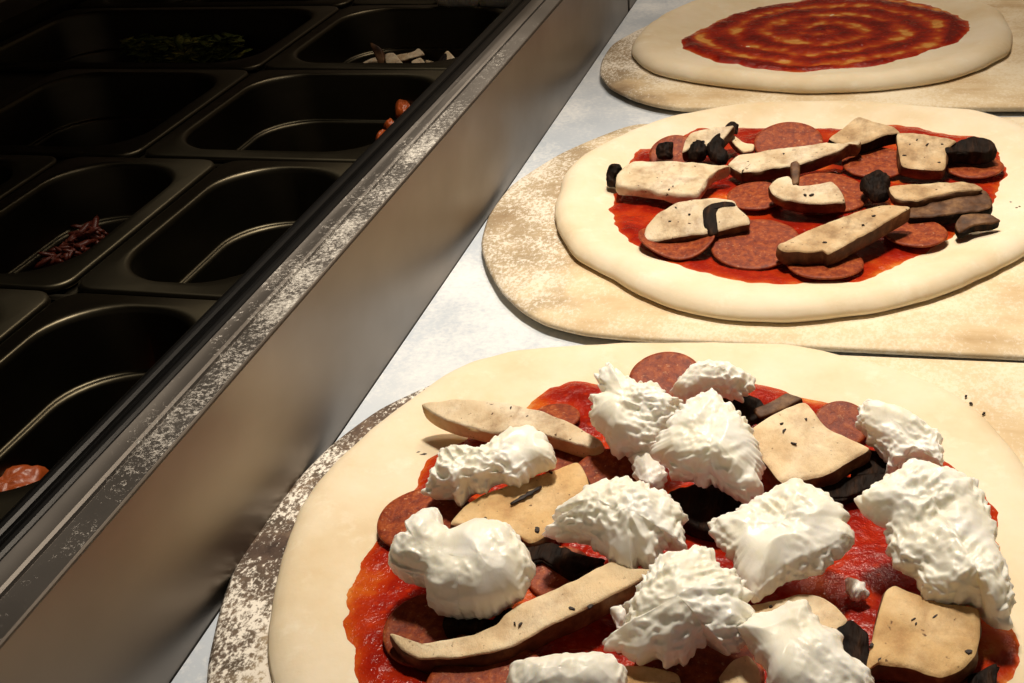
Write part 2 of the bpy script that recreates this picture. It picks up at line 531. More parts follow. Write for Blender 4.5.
# ------------------------------------------------------------------ peels
def peel(front, label, handle_x, y_lo, y_hi, char):
    """front: pixel outline of the rounded end, from the far edge round the tip to the near edge"""
    zt = .0080
    P = [un(x, y, zt) for x, y in front]
    far = [p for p in P if p[1] < 9]
    O = [np.array([.42, y_hi, zt])] + far + [np.array([.42, y_lo, zt])]
    yc = (y_lo + y_hi) / 2
    O += [np.array([.47, y_lo + .03, zt]), np.array([.51, yc - .05, zt]), np.array([.53, yc - .024, zt]), np.array([.53, yc + .024, zt]), np.array([.51, yc + .05, zt]), np.array([.47, y_hi - .03, zt])]
    O = spline(O, 260)
    O[:, 2] = zt
    C = core_points(O, [np.array([.16, yc, zt]), np.array([.38, yc, zt])])
    n = np.array([0, 0, 1.])
    R = rings(O, C, [(.02, 0), (.3, 0), (.6, 0), (.8, 0), (.9, 0), (.96, -.0004), (.99, -.0010), (1., -.0022), (.995, -.0040), (.975, -.0060), (.95, -.0078), (.5, -.0079), (.02, -.0079)], n)
    V, F = skin_rings(R)
    root = empty('pizza_peel', (.25, yc, 0))
    tag(root, label, 'pizza peel', 'wooden pizza peels on the counter')
    b = mk('blade', V, F, MW, root, attrs={'char': [char] * len(V)})
    b.location = (-.25, -yc, 0)
    pr = []
    for k in range(16):
        a = 2 * math.pi * k / 16
        pr.append((math.cos(a), math.sin(a)))
    R = []
    for x, w, h in ((.515, .022, .0036), (.56, .019, .0045), (.64, .016, .0048), (.80, .0145, .005), (.93, .016, .005), (.945, .012, .004)):
        R.append(np.array([(x, yc + w * c, .0052 + h * s) for c, s in pr]))
    V, F = skin_rings(R)
    h = mk('handle', V, F, M_HAND, root); h.location = (-.25, -yc, 0)
    return root

peel(px('P', (640, 344), (560, 347), (500, 356), (440, 377), (380, 405), (332, 440), (300, 472), (273, 506), (250, 535), (233, 565), (219, 605), (207, 660), (206, 700), (218, 760), (270, 830)),
     'nearest wooden peel, tip scorched dark and floured, under the mozzarella pizza', .4, .215, .545, 1.)
peel(px('P', (640, 122), (600, 134), (557, 153), (512, 182), (489, 212), (481, 240), (486, 262), (500, 287), (520, 306), (545, 320), (585, 330), (650, 336)),
     'middle wooden peel, floured, under the mushroom pizza without cheese', .4, .553, .880, .55)
peel(px('P', (705, 2), (669, 14), (640, 27), (613, 42), (602, 58), (600, 72), (609, 84), (630, 95), (654, 102), (685, 106)),
     'farthest wooden peel with grey tip, under the pizza with only sauce', .4, .898, 1.225, .7)

# ------------------------------------------------------------------ pizzas
class Pizza: pass

def make_pizza(outline, name_label, zmid, prof, sauce_px, thick_fn, zs, seed, wob=.0016, flecks=()):
    Z = Pizza()
    O = spline([un(x, y, zmid) for x, y in outline], 300)
    c = O.mean(0)
    for i, p in enumerate(O):
        d = (p - c); d[2] = 0; d /= np.linalg.norm(d)
        O[i] = p + d * (nz(p, 28, seed) * wob + nz(p, 75, seed) * wob * .4)
    O[:, 2] = 0
    C = np.repeat(np.array([[c[0], c[1], 0]]), len(O), 0)
    n = np.array([0, 0, 1.])
    R = rings(O, C, prof, n)
    ang = np.unwrap(np.arctan2(O[:, 1] - c[1], O[:, 0] - c[0])); rad = np.hypot(O[:, 0] - c[0], O[:, 1] - c[1])
    order = np.argsort(ang % (2 * math.pi)); A, RR = (ang % (2 * math.pi))[order], rad[order]
    ss = [s for s, h in prof if h > zmid * .8]; hh = [h for s, h in prof if h > zmid * .8]
    def wav(p):
        return nz((p[0], p[1], 0), 20, seed + 1) * .0017 + nz((p[0], p[1], 0), 60, seed + 2) * .0006
    def zd(x, y):
        a = math.atan2(y - c[1], x - c[0]) % (2 * math.pi)
        r = np.interp(a, A, RR, period=2 * math.pi)
        s = math.hypot(x - c[0], y - c[1]) / r
        return float(np.interp(s, ss, hh)) + wav((x, y, 0))
    Z.zd = zd; Z.c = c
    V, F = skin_rings(R)
    top = len(ss)
    V = [np.array(v, float) for v in V]
    for v in V:
        if v[2] > .0095:
            k = min(1, (v[2] - .0095) / .003)
            v[2] += wav(v) * k
    root = empty('pizza', (c[0], c[1], .008))
    tag(root, name_label, 'pizza')
    off = (-c[0], -c[1], -.008)
    d = mk('dough', V, F, MD, root); d.location = off
    # sauce
    S = spline([un(x, y, zs) for x, y in sauce_px], 360)
    sc = S.mean(0)
    for i, p in enumerate(S):
        e = (p - sc); e[2] = 0; e /= np.linalg.norm(e)
        S[i] = p + e * (nz(p, 60, seed + 5) * .004 + nz(p, 170, seed + 6) * .0018)
    Cs = np.repeat(sc[None], len(S), 0)
    prof_s = [(s, 0) for s in np.linspace(.01, .95, 70)] + [(.97, 0), (.985, 0), (1., 0)]
    Rs = rings(S, Cs, prof_s, n)
    th = []
    for i, (s, _) in enumerate(prof_s):
        for v in Rs[i]:
            t = thick_fn(v[0] - sc[0], v[1] - sc[1], v)
            edge = min(1., (1 - s) / .06)
            t = t * (.32 + .68 * edge)
            v[2] = zd(v[0], v[1]) - .0004 + (.0004 + .0006 * edge + .0013 * max(0, t)) * (edge ** .5 if s < 1 else 0) + .0005 * nz(v, 260, 3) * edge
            th.append(t)
    V, F = skin_rings(Rs, True, False)
    th.append(th[0])
    so = mk('sauce', V, F, MS, root, attrs={'thickness': th}); so.location = off
    Z.root = root; Z.off = off
    if flecks:
        for fx, fy in flecks:
            V, F = [], []
            q = un(fx, fy, .0145); q[2] = zd(q[0], q[1])
            fleck_geo(V, F, q, random.uniform(.0008, .0018))
            o = mk('herb_fleck', V, F, M_HERB, root, smooth=False); o.location = off
    return Z

def fleck_geo(V, F, q, r):
    b = len(V); a0 = random.random() * 6.28; k = 7; el = random.uniform(.3, .7)
    for zz, sc_ in ((-.0006, 1.), (.00010, .9)):
        for j in range(k):
            a = a0 + 6.283 * j / k; rr = r * random.uniform(.55, 1.35) * sc_
            u, w = rr * math.cos(6.283 * j / k), rr * el * math.sin(6.283 * j / k)
            V.append((q[0] + u * math.cos(a0) - w * math.sin(a0), q[1] + u * math.sin(a0) + w * math.cos(a0), q[2] + zz))
    F.append(tuple(b + k + j for j in range(k)))
    for j in range(k): F.append((b + j, b + (j + 1) % k, b + k + (j + 1) % k, b + k + j))

def th_spread(seed, lo=.25, hi=.95):
    def f(x, y, v):
        t = .62 + .55 * nz((v[0], v[1], 0), 38, seed) + .25 * nz((v[0], v[1], 0), 90, seed + 1)
        return max(lo, min(hi, t))
    return f

def th_spiral(x, y, v):
    r = math.hypot(x, y * 1.06) + .006 * nz((v[0], v[1], 0), 24, 4); a = math.atan2(y, x)
    w = .5 + .5 * math.cos(2 * math.pi * (r / .027 + a / (2 * math.pi)) + 2.3)
    t = .22 + .62 * w + .50 * nz((v[0], v[1], 0), 45, 8) + .30 * nz((v[0], v[1], 0), 130, 9) + (.25 if r > .095 else 0.) * w
    return max(.02, min(1., t))

PR_HIGH = [(.02, .0132), (.3, .0132), (.55, .0132), (.72, .0134), (.79, .0146), (.84, .0165), (.885, .0180), (.925, .0184), (.955, .0178), (.98, .0160), (.995, .0135), (1., .0115), (.995, .0098), (.98, .0083), (.9, .0081), (.1, .0081)]
PR_LOW = [(.02, .0130), (.3, .0130), (.55, .0130), (.74, .0132), (.82, .0142), (.88, .0150), (.925, .0150), (.955, .0144), (.98, .0128), (.995, .0110), (1., .0098), (.995, .0090), (.98, .0082), (.9, .0081), (.1, .0081)]

near = make_pizza(
    px('P', (268, 650), (271, 600), (280, 555), (300, 507), (330, 467), (365, 434), (400, 405), (430, 385), (470, 364), (520, 351), (580, 345), (640, 342), (700, 341), (760, 344), (830, 352), (900, 368), (965, 400), (1020, 455),
       (1055, 530), (1070, 620), (1060, 720), (1000, 800), (900, 860), (750, 890), (600, 880), (450, 840), (340, 770), (285, 710)),
    'nearest pizza, unbaked, topped with torn mozzarella, mushrooms and pepperoni', .0110, PR_LOW,
    px('I', (635, 90), (575, 235), (515, 340), (500, 440), (505, 540), (545, 610), 'P', (360, 690), (400, 760), (500, 815), (640, 840), (800, 830), (920, 790), (1000, 730), (1018, 660), (1013, 590), (1004, 540), (985, 490), (940, 450), (890, 425), (850, 405), (800, 392), (740, 378),
       (680, 372), (600, 378), 'G', (230, 158), (120, 215), 'P', (510, 425), (470, 432), 'H', (700, 395), (630, 440), (580, 520), (530, 600), 'P', (385, 520)),
    th_spread(1.), .0145, 1.,
    flecks=px('P', (418, 449), (423, 451), (967, 385), (972, 392), (985, 402)))
mid = make_pizza(
    px('P', (558, 228), (556, 205), (563, 180), (582, 160), (612, 143), (650, 128), (690, 117), (740, 110), (800, 106), (860, 107), (920, 112), (975, 117), (1020, 128), (1058, 150), (1078, 185), (1070, 215), (1035, 248), (985, 275), (930, 297),
       (870, 311), (800, 319), (730, 318), (680, 308), (640, 293), (612, 277), (578, 258)),
    'middle pizza, unbaked, topped with mushrooms and pepperoni but no cheese', .0115, PR_HIGH,
    px('B', (62, 370), (95, 320), (110, 250), (140, 205), (185, 148), (240, 135), (330, 100), (420, 70), (560, 62), (700, 62), (830, 70), 'C', (250, 92), (330, 88), (430, 82), (520, 76), (600, 85), (700, 112), (800, 125), (880, 160), (908, 250), (890, 315), (800, 400), (730, 465),
       (630, 520), (530, 572), (400, 632), (280, 628), (150, 645), (40, 640), 'B', (560, 660), (420, 632), (280, 590), (180, 540), (95, 455)),
    th_spread(2.), .0145, 2., flecks=px('C', (925, 350), (945, 380), (955, 378)))
far = make_pizza(
    px('P', (633, 55), (634, 43), (645, 30), (665, 18), (700, 5), (745, -6), (800, -11), (860, -11), (920, -6), (970, 3), (1003, 17), (1013, 38), (1008, 52), (985, 66), (940, 80), (880, 88), (810, 91), (745, 87), (690, 80), (650, 70)),
    'farthest pizza, raw dough spread with a spiral of tomato sauce only', .0115, PR_HIGH,
    px('J', (195, 100), (235, 68), (330, 28), (410, 6), (520, -8), (620, -12), (720, -5), (800, 10), (868, 35), (898, 65), (880, 92), (800, 122), (700, 148), (600, 162), (480, 170), (380, 163), (290, 148), (205, 124)),
    th_spiral, .0145, 3.)

# ------------------------------------------------------------------ toppings
def slab(pp, z, T, mat, side, label, a=0., b=0., group=None, flecks=(), name='mushroom_slice', cat='mushroom slice', bul=1.03, rough=.0009, gill=None, stem=None, N=110, rods=()):
    if side is MSK: T *= 1.2
    if mat is MG: rough *= 2.2
    p0, n = plane(pp, z, a, b)
    O = spline([un_plane(x, y, p0, n) for x, y in pp], N)
    C = core_points(O, auto_core(O))
    sd = random.random() * 50
    pr = [(.0, 0), (.2, 0), (.4, 0), (.6, 0), (.78, 0), (.9, -.0001), (.96, -.0003), (1., -.0009)]
    R = rings(O, C, pr, n)
    for r_ in R:
        for v in r_:
            v += n * (nz(v, 90, sd) * rough + nz(v, 260, sd + 2) * rough * .5)
    last = R[-1].copy()
    sideR = [last] + rings(O, C, [(bul, -.3 * T), (bul, -.65 * T), (.98, -.92 * T), (.92, -T), (.5, -T), (.0, -T)], n)
    for r_ in sideR[1:]:
        for v in r_:
            d = nz(v, 120, sd + 4) * rough * 1.4
            v += n * d; v[0] += d; v[1] -= d
    if side is None:
        V, F = skin_rings(R + sideR[1:])
        o = mk(name, V, F, mat)
    else:
        V, F = skin_rings(R, True, False)
        o = mk(name, V, F, mat)
        V, F = skin_rings(sideR, False, True)
        mk('gill' if side is MG else 'cap_skin', V, F, side, o)
    def patch(q, nm, m, lift, tt):
        Q = spline([un_plane(x, y, p0 + n * lift, n) for x, y in q], 60)
        Cq = core_points(Q, auto_core(Q))
        Rq = rings(Q, Cq, [(.0, 0), (.4, 0), (.75, -.0001), (.93, -.0004), (1., -.0012), (1., -tt), (.0, -tt)], n)
        for r_ in Rq:
            for v in r_: v += n * nz(v, 200, sd) * .0006
        V, F = skin_rings(Rq); mk(nm, V, F, m, o)
    if gill: patch(gill, 'gill', MG, .0006, .003)
    if stem: patch(stem, 'stem', MSK, .0012, .004)
    if flecks:
        for fx, fy in flecks:
            V, F = [], []
            q = un_plane(fx, fy, p0 + n * .0003, n)
            fleck_geo(V, F, q, random.uniform(.0007, .0017))
            mk('herb_fleck', V, F, M_HERB, o, smooth=False)
    for e0, e1 in rods:
        a_, b_ = un_plane(e0[0], e0[1], p0, n), un_plane(e1[0], e1[1], p0, n)
        d = b_ - a_; w = np.cross(n, d); w *= .0011 / np.linalg.norm(w)
        Rr = []
        for t in np.linspace(0, 1, 9):
            k = (.5 + .5 * math.sin(math.pi * t)) * (1 + .35 * math.sin(t * 23))
            c_ = a_ + d * t + n * .0004
            Rr.append(np.array([c_ + w * k * math.cos(q) + n * .0005 * math.sin(q) for q in np.linspace(0, 2 * math.pi, 8, endpoint=False)]))
        V, F = skin_rings(Rr); mk('herb_fleck', V, F, M_HERB, o)
    tag(o, label, cat, group)
    return recentre(o)

def blob(pp, z, mat, name, label, cat, T=.006, b=.2, group=None, seed=1., rough=.001):
    """rounded small lump with the traced outline"""
    p0, n = plane(pp, z, 0, b)
    O = spline([un_plane(x, y, p0, n) for x, y in pp], 64)
    C = core_points(O, auto_core(O))
    R = rings(O, C, [(s, T * (1 - s ** 2.5) ** .6) for s in np.linspace(.0, .999, 14)] + [(s, -T * .8 * (1 - s ** 2.5) ** .6) for s in np.linspace(.97, .0, 8)], n)
    for r_ in R:
        for v in r_:
            d = nz(v, 130, seed) * rough * 2 + nz(v, 420, seed) * rough
            v += n * d; v[0] += d * .6
    V, F = skin_rings(R)
    o = mk(name, V, F, mat); tag(o, label, cat, group)
    return recentre(o)

def disc(c, r, z, label, a=0., b=0., cup=0., group='pepperoni slices', fold=0., fdir=0.):
    p0 = un(c[0], c[1], z); n = np.array([-a, -b, 1.]); n /= np.linalg.norm(n)
    u = np.cross(np.array([0, 1., 0]), n); u /= np.linalg.norm(u); w = np.cross(n, u)
    sd = random.random() * 40
    N = 72; T = .0014
    def P(s, k, h):
        t = 2 * math.pi * k / N
        rr = r * s * (1 + .02 * math.sin(2 * t + sd))
        x, y = rr * math.cos(t), rr * math.sin(t)
        q = p0 + u * x + w * y
        f = x * math.cos(fdir) + y * math.sin(fdir)
        return q + n * (h + cup * s * s * r + fold * f * f / r + .0007 * nz(q, 70, sd))
    R = [np.array([P(s, k, h) for k in range(N)]) for s, h in [(.02, 0), (.25, 0), (.5, 0), (.75, 0), (.9, 0), (.97, -.0001), (1., -.0005), (1., -T + .0003), (.97, -T), (.5, -T), (.02, -T)]]
    V, F = skin_rings(R)
    o = mk('pepperoni_slice', V, F, MP)
    tag(o, label, 'pepperoni slice', group)
    return recentre(o)

def cheese(pp, z, label, T=.011, b=.45, a=0., seed=1., core=None, group='torn mozzarella pieces on the nearest pizza', smoothk=1., nth=210, floor_z=.0150, fib=(.8, .3, 1.)):
    p0, n = plane(pp, z, a, b)
    O = spline([un_plane(x, y, p0, n) for x, y in pp], nth)
    C = core_points(O, [un_plane(x, y, p0, n) for x, y in core] if core else auto_core(O))
    cc = O.mean(0)
    rag = [(nz(O[i], 240, seed) * .0026 + nz(O[i], 560, seed) * .0024) * smoothk for i in range(len(O))]
    pr = [(s, T * (1 - s ** 2.6) ** .55) for s in np.concatenate([np.linspace(.0, .8, 26), np.linspace(.83, .999, 14)])]
    pr += [(s, -T * .75 * (1 - s ** 2.6) ** .55) for s in np.linspace(.985, .0, 20)]
    R = rings(O, C, pr, n)
    ang = seed * 1.7
    ca, sa = math.cos(ang), math.sin(ang)
    for i, r_ in enumerate(R):
        s = pr[i][0]
        for j, v in enumerate(r_):
            q = np.array([(v[0] * ca - v[1] * sa) * fib[0], (v[0] * sa + v[1] * ca) * fib[1], v[2] * fib[2]])
            lump = nz(v, 62, seed) * .0036
            torn = min(1., max(0., .45 + 1.6 * nz(v, 48, seed + 8) + .5 * s ** 5)) * smoothk
            ridge = (.28 - abs(nz(v, 85, seed + 3))) * .0034
            fibre = ((.25 - abs(nz(q, 300, seed + 5))) * .0032 + nz(q, 620, seed + 9) * .0010) * torn
            fine = nz(v, 560, seed + 7) * .0010 * torn
            rim = 1 - .75 * s ** 6
            up = (lump + ridge * .8) * rim + (fibre + fine)
            dr = v - C[j]; L = np.linalg.norm(dr)
            dr = dr / L if L > 1e-6 else dr * 0
            w = s ** 3
            v += n * up * (1 - .45 * w) + dr * ((fibre + fine) * .8 * w + rag[j] * s ** 9)
            if v[2] < floor_z: v[2] = floor_z + (v[2] - floor_z) * .08
    V, F = skin_rings(R)
    o = mk('mozzarella_piece', V, F, MC)
    tag(o, label, 'mozzarella', group)
    return recentre(o)

GM, GN = 'mushroom slices on the middle pizza', 'mushroom slices on the nearest pizza'
PM, PN = 'pepperoni slices on the middle pizza', 'pepperoni slices on the nearest pizza'

# ---- middle pizza: pepperoni
disc(px('B', (628, 503))[0], .0235, .0205, 'round pepperoni slice lying fully in view at the front of the middle pizza', b=.16, group=PM)
disc(px('B', (632, 322))[0], .0165, .0195, 'pepperoni slice left of the hooked mushroom in centre of the middle pizza', b=.1, group=PM)
disc(px('C', (310, 310))[0], .0215, .0210, 'pepperoni slice under and behind the hooked mushroom on the middle pizza', b=.12, a=-.1, group=PM)
disc(px('C', (165, 142))[0], .0205, .0205, 'pepperoni slice rising behind the long white mushroom at the back of middle pizza', b=.35, group=PM)
disc(px('B', (330, 495))[0], .0200, .0200, 'curled pepperoni slice under the left front mushroom of the middle pizza', b=.05, fold=.25, fdir=.3, group=PM)
disc(px('C', (290, 552))[0], .0195, .0190, 'pepperoni slice mostly hidden under the front woody mushroom of the middle pizza', b=-.02, group=PM)
disc(px('C', (600, 450))[0], .0160, .0190, 'pepperoni slice right of the front woody mushroom on the middle pizza', b=.05, group=PM)
disc(px('C', (460, 210))[0], .0185, .0205, 'pepperoni slice left of the square mushroom at the back of middle pizza', b=.15, group=PM)
disc(px('C', (800, 222))[0], .0165, .0190, 'pepperoni slice under the dark curl at the right of the middle pizza', b=.05, group=PM)
disc(px('B', (318, 160))[0], .0150, .0205, 'small reddish pepperoni slice at the back left of the middle pizza', b=.5, group=PM)

# ---- middle pizza: mushrooms
slab(px('B', (102, 245), (130, 212), (172, 190), (300, 192), (430, 200), (530, 208), (485, 226), (452, 252), (425, 290), (408, 312), (330, 318), (220, 295), (108, 280)), .0275, .0075, F_PALE, None,
     'thick pale mushroom slab at the left end of the middle pizza', b=.12, group=GM, flecks=px('B', (255, 256), (315, 288), (300, 300)))
slab(px('B', (205, 492), (214, 440), (258, 390), (330, 350), (400, 335), (480, 330), (545, 342), (562, 368), (600, 400), (604, 428), (560, 440), (470, 462), (430, 468), (330, 480), (260, 497)), .0290, .0060, F_PALE, MSK,
     'half mushroom slice with dark gills and stem at the front left of middle pizza', b=.45, group=GM, flecks=px('B', (306, 420), (378, 394), (325, 368)),
     gill=px('B', (428, 375), (470, 350), (545, 345), (556, 362), (500, 365), (480, 390), (486, 462), (455, 472), (432, 440)))
slab(px('B', (525, 200), (560, 172), (620, 160), (700, 147), (800, 136), (900, 122), 'C', (300, 146), (400, 150), (410, 132), (340, 170), (260, 200), (180, 220), (90, 236), (0, 243), 'B', (575, 236)), .0290, .0070, F_PALE, MSK,
     'long white mushroom slice with dark skin running across the back of middle pizza', b=.2, group=GM, flecks=px('B', (775, 152), (735, 165), (845, 176), (880, 148), (600, 195)))
slab(px('C', (305, 132), (350, 95), (402, 60), (470, 75), (530, 92), (545, 108), (500, 118), (430, 142), (380, 152)), .0325, .0090, F_WOOD, MG,
     'tan mushroom chunk tilted up at the back centre of the middle pizza', b=.25, group=GM)
slab(px('C', (538, 112), (620, 114), (700, 128), (738, 140), (708, 165), (702, 225), (690, 238), (620, 236), (556, 222), (546, 190)), .0290, .0070, F_WOOD, MSK,
     'square speckled mushroom piece at the back right of the middle pizza', b=.3, group=GM, flecks=px('C', (580, 150), (562, 188), (605, 135), (680, 212), (640, 150), (690, 150)))
slab(px('C', (700, 152), (760, 138), (800, 122), (862, 140), (870, 165), (830, 178), (760, 170), (705, 178)), .0300, .0085, MG, MG,
     'dark brown mushroom curl at the far right of the middle pizza', b=.15, group=GM)
slab(px('C', (100, 290), (128, 264), (165, 258), (198, 290), (250, 286), (312, 278), (340, 302), (358, 345), (300, 352), (230, 350), (150, 338), (112, 318)), .0300, .0065, F_PALE, MSK,
     'small white hooked mushroom slice in the middle of the middle pizza', b=.3, group=GM, flecks=px('C', (222, 323), (245, 322)),
     stem=px('C', (172, 215), (192, 207), (205, 220), (200, 280), (180, 285)))
slab(px('C', (130, 490), (210, 452), (300, 415), (400, 380), (480, 358), (580, 364), (520, 402), (430, 455), (350, 500), (302, 522), (280, 510), (220, 516), (150, 513)), .0300, .0075, F_WOOD, MSK,
     'woody looking mushroom slab at the front of the middle pizza, brown side showing', b=.12, group=GM, flecks=px('C', (290, 485), (455, 395), (180, 505), (420, 425)))
slab(px('C', (510, 297), (570, 288), (640, 284), (760, 277), (830, 300), (720, 314), (640, 330), (600, 342), (530, 330)), .0300, .0050, F_WOOD, MSK,
     'narrow pale mushroom slice on the right of the middle pizza over dark gills', b=.1, group=GM)
slab(px('C', (570, 375), (640, 340), (730, 318), (830, 306), (862, 340), (850, 368), (740, 385), (640, 398), (580, 400)), .0250, .0070, MSK, MG,
     'dark brown gilled mushroom body on the right of the middle pizza', b=.15, group=GM)
blob(px('C', (405, 290), (430, 262), (470, 252), (505, 265), (515, 300), (505, 340), (460, 345), (425, 320)), .0260, MG, 'mushroom_scrap', 'dark crumpled mushroom scrap left of the narrow slice on middle pizza', 'mushroom scrap', .005)
slab(px('C', (735, 425), (755, 395), (800, 386), (845, 388), (890, 408), (860, 420), (800, 425), (750, 450)), .0230, .0050, MSK, MG,
     'small brown mushroom curl at the right front edge of the middle pizza', b=.2, group=GM)
slab(px('B', (350, 158), (362, 115), (385, 84), (440, 70), (510, 60), (545, 58), (505, 108), (470, 138), (400, 130), (372, 150)), .0310, .0070, F_PALE, MSK,
     'pale mushroom slice with black gills at the back left of the middle pizza', b=.35, group=GM)
blob(px('B', (370, 150), (400, 118), (440, 135), (440, 180), (400, 192), (375, 185)), .0250, MG, 'mushroom_scrap', 'dark round mushroom scrap under the pale back left slice of middle pizza', 'mushroom scrap', .005, seed=3.)
blob(px('B', (440, 140), (500, 95), (512, 130), (500, 155), (522, 175), (520, 200), (480, 200), (450, 175)), .0260, MG, 'mushroom_scrap', 'black gill scrap hanging below the pale back left slice of middle pizza', 'mushroom scrap', .004, seed=4.)
blob(px('B', (250, 150), (262, 128), (312, 122), (316, 150), (308, 188), (258, 188)), .0240, MG, 'mushroom_scrap', 'black square scrap standing at the back left edge of the middle pizza sauce', 'mushroom scrap', .004, seed=5., b=.8)
blob(px('B', (62, 245), (75, 212), (112, 207), (120, 235), (105, 268), (100, 296), (66, 285)), .0225, MG, 'mushroom_scrap', 'black scrap at the left tip of the thick pale slab on middle pizza', 'mushroom scrap', .004, seed=6., b=.8)
blob(px('B', (515, 62), (540, 50), (565, 60), (562, 85), (540, 92), (520, 84)), .0300, MG, 'mushroom_scrap', 'small black scrap on the upper tip of back left slice of middle pizza', 'mushroom scrap', .003, seed=7.)
slab(px('B', (508, 75), (530, 85), (580, 118), (622, 130), (618, 150), (585, 158), (560, 140), (525, 105)), .0255, .0040, F_MID, MSK,
     'thin mushroom stem strip at the back of middle pizza beside the pepperoni', b=.3, group=GM)

# ---- nearest pizza: pepperoni
disc(px('G', (630, 145))[0], .0160, .0215, 'pepperoni slice showing behind the tallest mozzarella on the nearest pizza', b=.35, group=PN)
disc(px('A', (105, 425))[0], .0185, .0190, 'pepperoni slice at the left edge of the nearest pizza, between two mozzarella pieces', b=.05, a=.05, group=PN)
disc(px('G', (430, 520))[0], .0170, .0205, 'pepperoni slice in the centre of the nearest pizza, under the tallest mozzarella', b=.15, group=PN)
disc(px('G', (285, 435))[0], .0130, .0185, 'pepperoni slice between two mushroom slices left of tallest mozzarella, nearest pizza', b=.1, group=PN)
disc(px('E', (365, 262))[0], .0120, .0185, 'pepperoni slice right of the smooth mozzarella ball on the nearest pizza', b=.2, group=PN)
disc(px('I', (850, 465))[0], .0170, .0190, 'pepperoni slice above the left end of the long front mushroom, nearest pizza', b=.1, group=PN)
disc(px('D', (365, 300))[0], .0110, .0205, 'pepperoni slice between square mushroom and yellowish mozzarella at right, nearest pizza', b=.5, group=PN)
disc(px('G', (215, 285))[0], .0100, .0185, 'brown pepperoni slice behind the upper left mushroom of the nearest pizza', b=.02, group=PN)
disc(px('E', (110, 690))[0], .0210, .0180, 'pepperoni slice at the bottom of the picture, left of the lowest mozzarella', b=.05, group=PN)
disc(px('E', (870, 640))[0], .0210, .0190, 'pepperoni slice at the bottom of the picture, right of the lowest mozzarella', b=.1, group=PN)

# ---- nearest pizza: mushrooms
slab(px('A', (98, 75), (150, 66), (200, 60), (300, 62), (390, 75), (470, 95), (560, 132), (640, 178), (660, 196), (620, 206), (540, 184), (470, 162), (400, 155), (330, 162), (272, 150), (200, 130), (140, 105)), .0280, .0075, F_PALE, F_TAN,
     'long pale mushroom slice at the upper left of the nearest pizza', b=.15, group=GN, flecks=px('A', (375, 85), (365, 104), (425, 112), (318, 75)))
slab(px('A', (188, 440), (230, 388), (300, 345), (380, 320), (440, 300), (520, 272), (580, 250), (608, 290), (616, 335), (570, 385), (530, 430), (495, 470), (430, 500), (350, 455), (260, 450)), .0255, .0065, F_TAN, MSK,
     'tan mushroom slice in the left centre of the nearest pizza, below the waisted mozzarella', b=.1, group=GN, flecks=px('A', (295, 430), (456, 462), (500, 286), (475, 280)), rods=[px('A', (375, 388), (470, 334))])
slab(px('I', (695, 490), (740, 505), (800, 520), (900, 510), (1000, 485), 'E', (60, 480), (130, 450), (160, 420), (200, 390), (300, 340), (420, 290), (510, 242), (560, 218), (640, 250), (705, 255), (690, 272), (600, 320), (450, 400), (300, 470), (200, 528), (100, 558), (0, 575), 'I', (900, 578), (800, 572), (735, 540)),
     .0270, .0080, F_MID, MSK, 'long curved mushroom slice across the front of the nearest pizza, brown skin below', b=.2, group=GN, flecks=px('E', (200, 450), (220, 452), (410, 395), (475, 388), (490, 345)), N=150)
slab(px('D', (35, 325), (62, 298), (130, 255), (232, 220), (290, 288), (350, 330), (465, 386), (400, 428), (330, 472), (240, 497), (150, 512), (105, 455), (62, 398)), .0315, .0085, F_MID, MSK,
     'broad squarish mushroom slice at the right of the nearest pizza', b=.25, group=GN, flecks=px('D', (195, 372), (235, 282), (150, 300), (160, 325)))
slab(px('D', (50, 250), (110, 222), (168, 194), (225, 214), (160, 246), (75, 280)), .0270, .0060, MSK, MG,
     'dark mushroom cap edge behind the broad squarish slice, nearest pizza', b=.3, group=GN)
slab(px('D', (250, 515), (330, 500), (420, 485), (520, 472), (548, 490), (520, 520), (420, 552), (330, 572), (275, 545)), .0220, .0050, MG, MG,
     'dark gilled mushroom piece below the broad squarish slice, nearest pizza', b=.15, group=GN)
slab(px('D', (440, 400), (500, 400), (540, 450), (545, 480), (480, 490), (400, 480)), .0240, .0060, MG, MG,
     'blackish mushroom piece between the broad slice and right mozzarella, nearest pizza', b=.15, group=GN)
slab(px('F', (525, 325), (560, 302), (640, 330), (740, 368), (858, 385), (866, 480), (848, 556), (800, 606), (720, 636), (600, 600), (500, 590), (455, 612), (470, 530), (490, 440)), .0260, .0075, F_TAN, MSK,
     'broad tan mushroom slice at the lower right of the nearest pizza', b=.15, group=GN, flecks=px('F', (625, 430), (635, 445), (702, 420), (505, 570), (475, 522), (825, 545)))
slab(px('F', (-30, 395), (60, 370), (120, 358), (200, 340), (270, 340), (330, 366), (388, 430), (340, 470), (250, 470), (60, 470), (-20, 450)), .0240, .0060, F_MID, MSK,
     'pale mushroom slice between the two lower mozzarella pieces right of centre', b=.1, group=GN, flecks=px('F', (110, 382), (88, 408)))
slab(px('F', (320, 480), (400, 438), (460, 478), (466, 560), (450, 610), (395, 580), (365, 530)), .0215, .0060, MG, MG,
     'black gilled mushroom piece left of the lower right tan slice', b=.1, group=GN)
slab(px('E', (590, 605), (690, 608), (795, 630), (810, 700), (760, 740), (640, 740), (600, 690)), .0225, .0060, F_TAN, MSK,
     'tan mushroom slice at the bottom of the picture, right of lowest mozzarella', b=.05, group=GN)
slab(px('E', (948, 640), (1000, 580), (1050, 565), (1090, 600), (1100, 690), (1030, 720), (970, 690)), .0240, .0060, F_MID, MSK,
     'small pinkish mushroom slice at the bottom edge, beside the creased mozzarella', b=.1, group=GN)
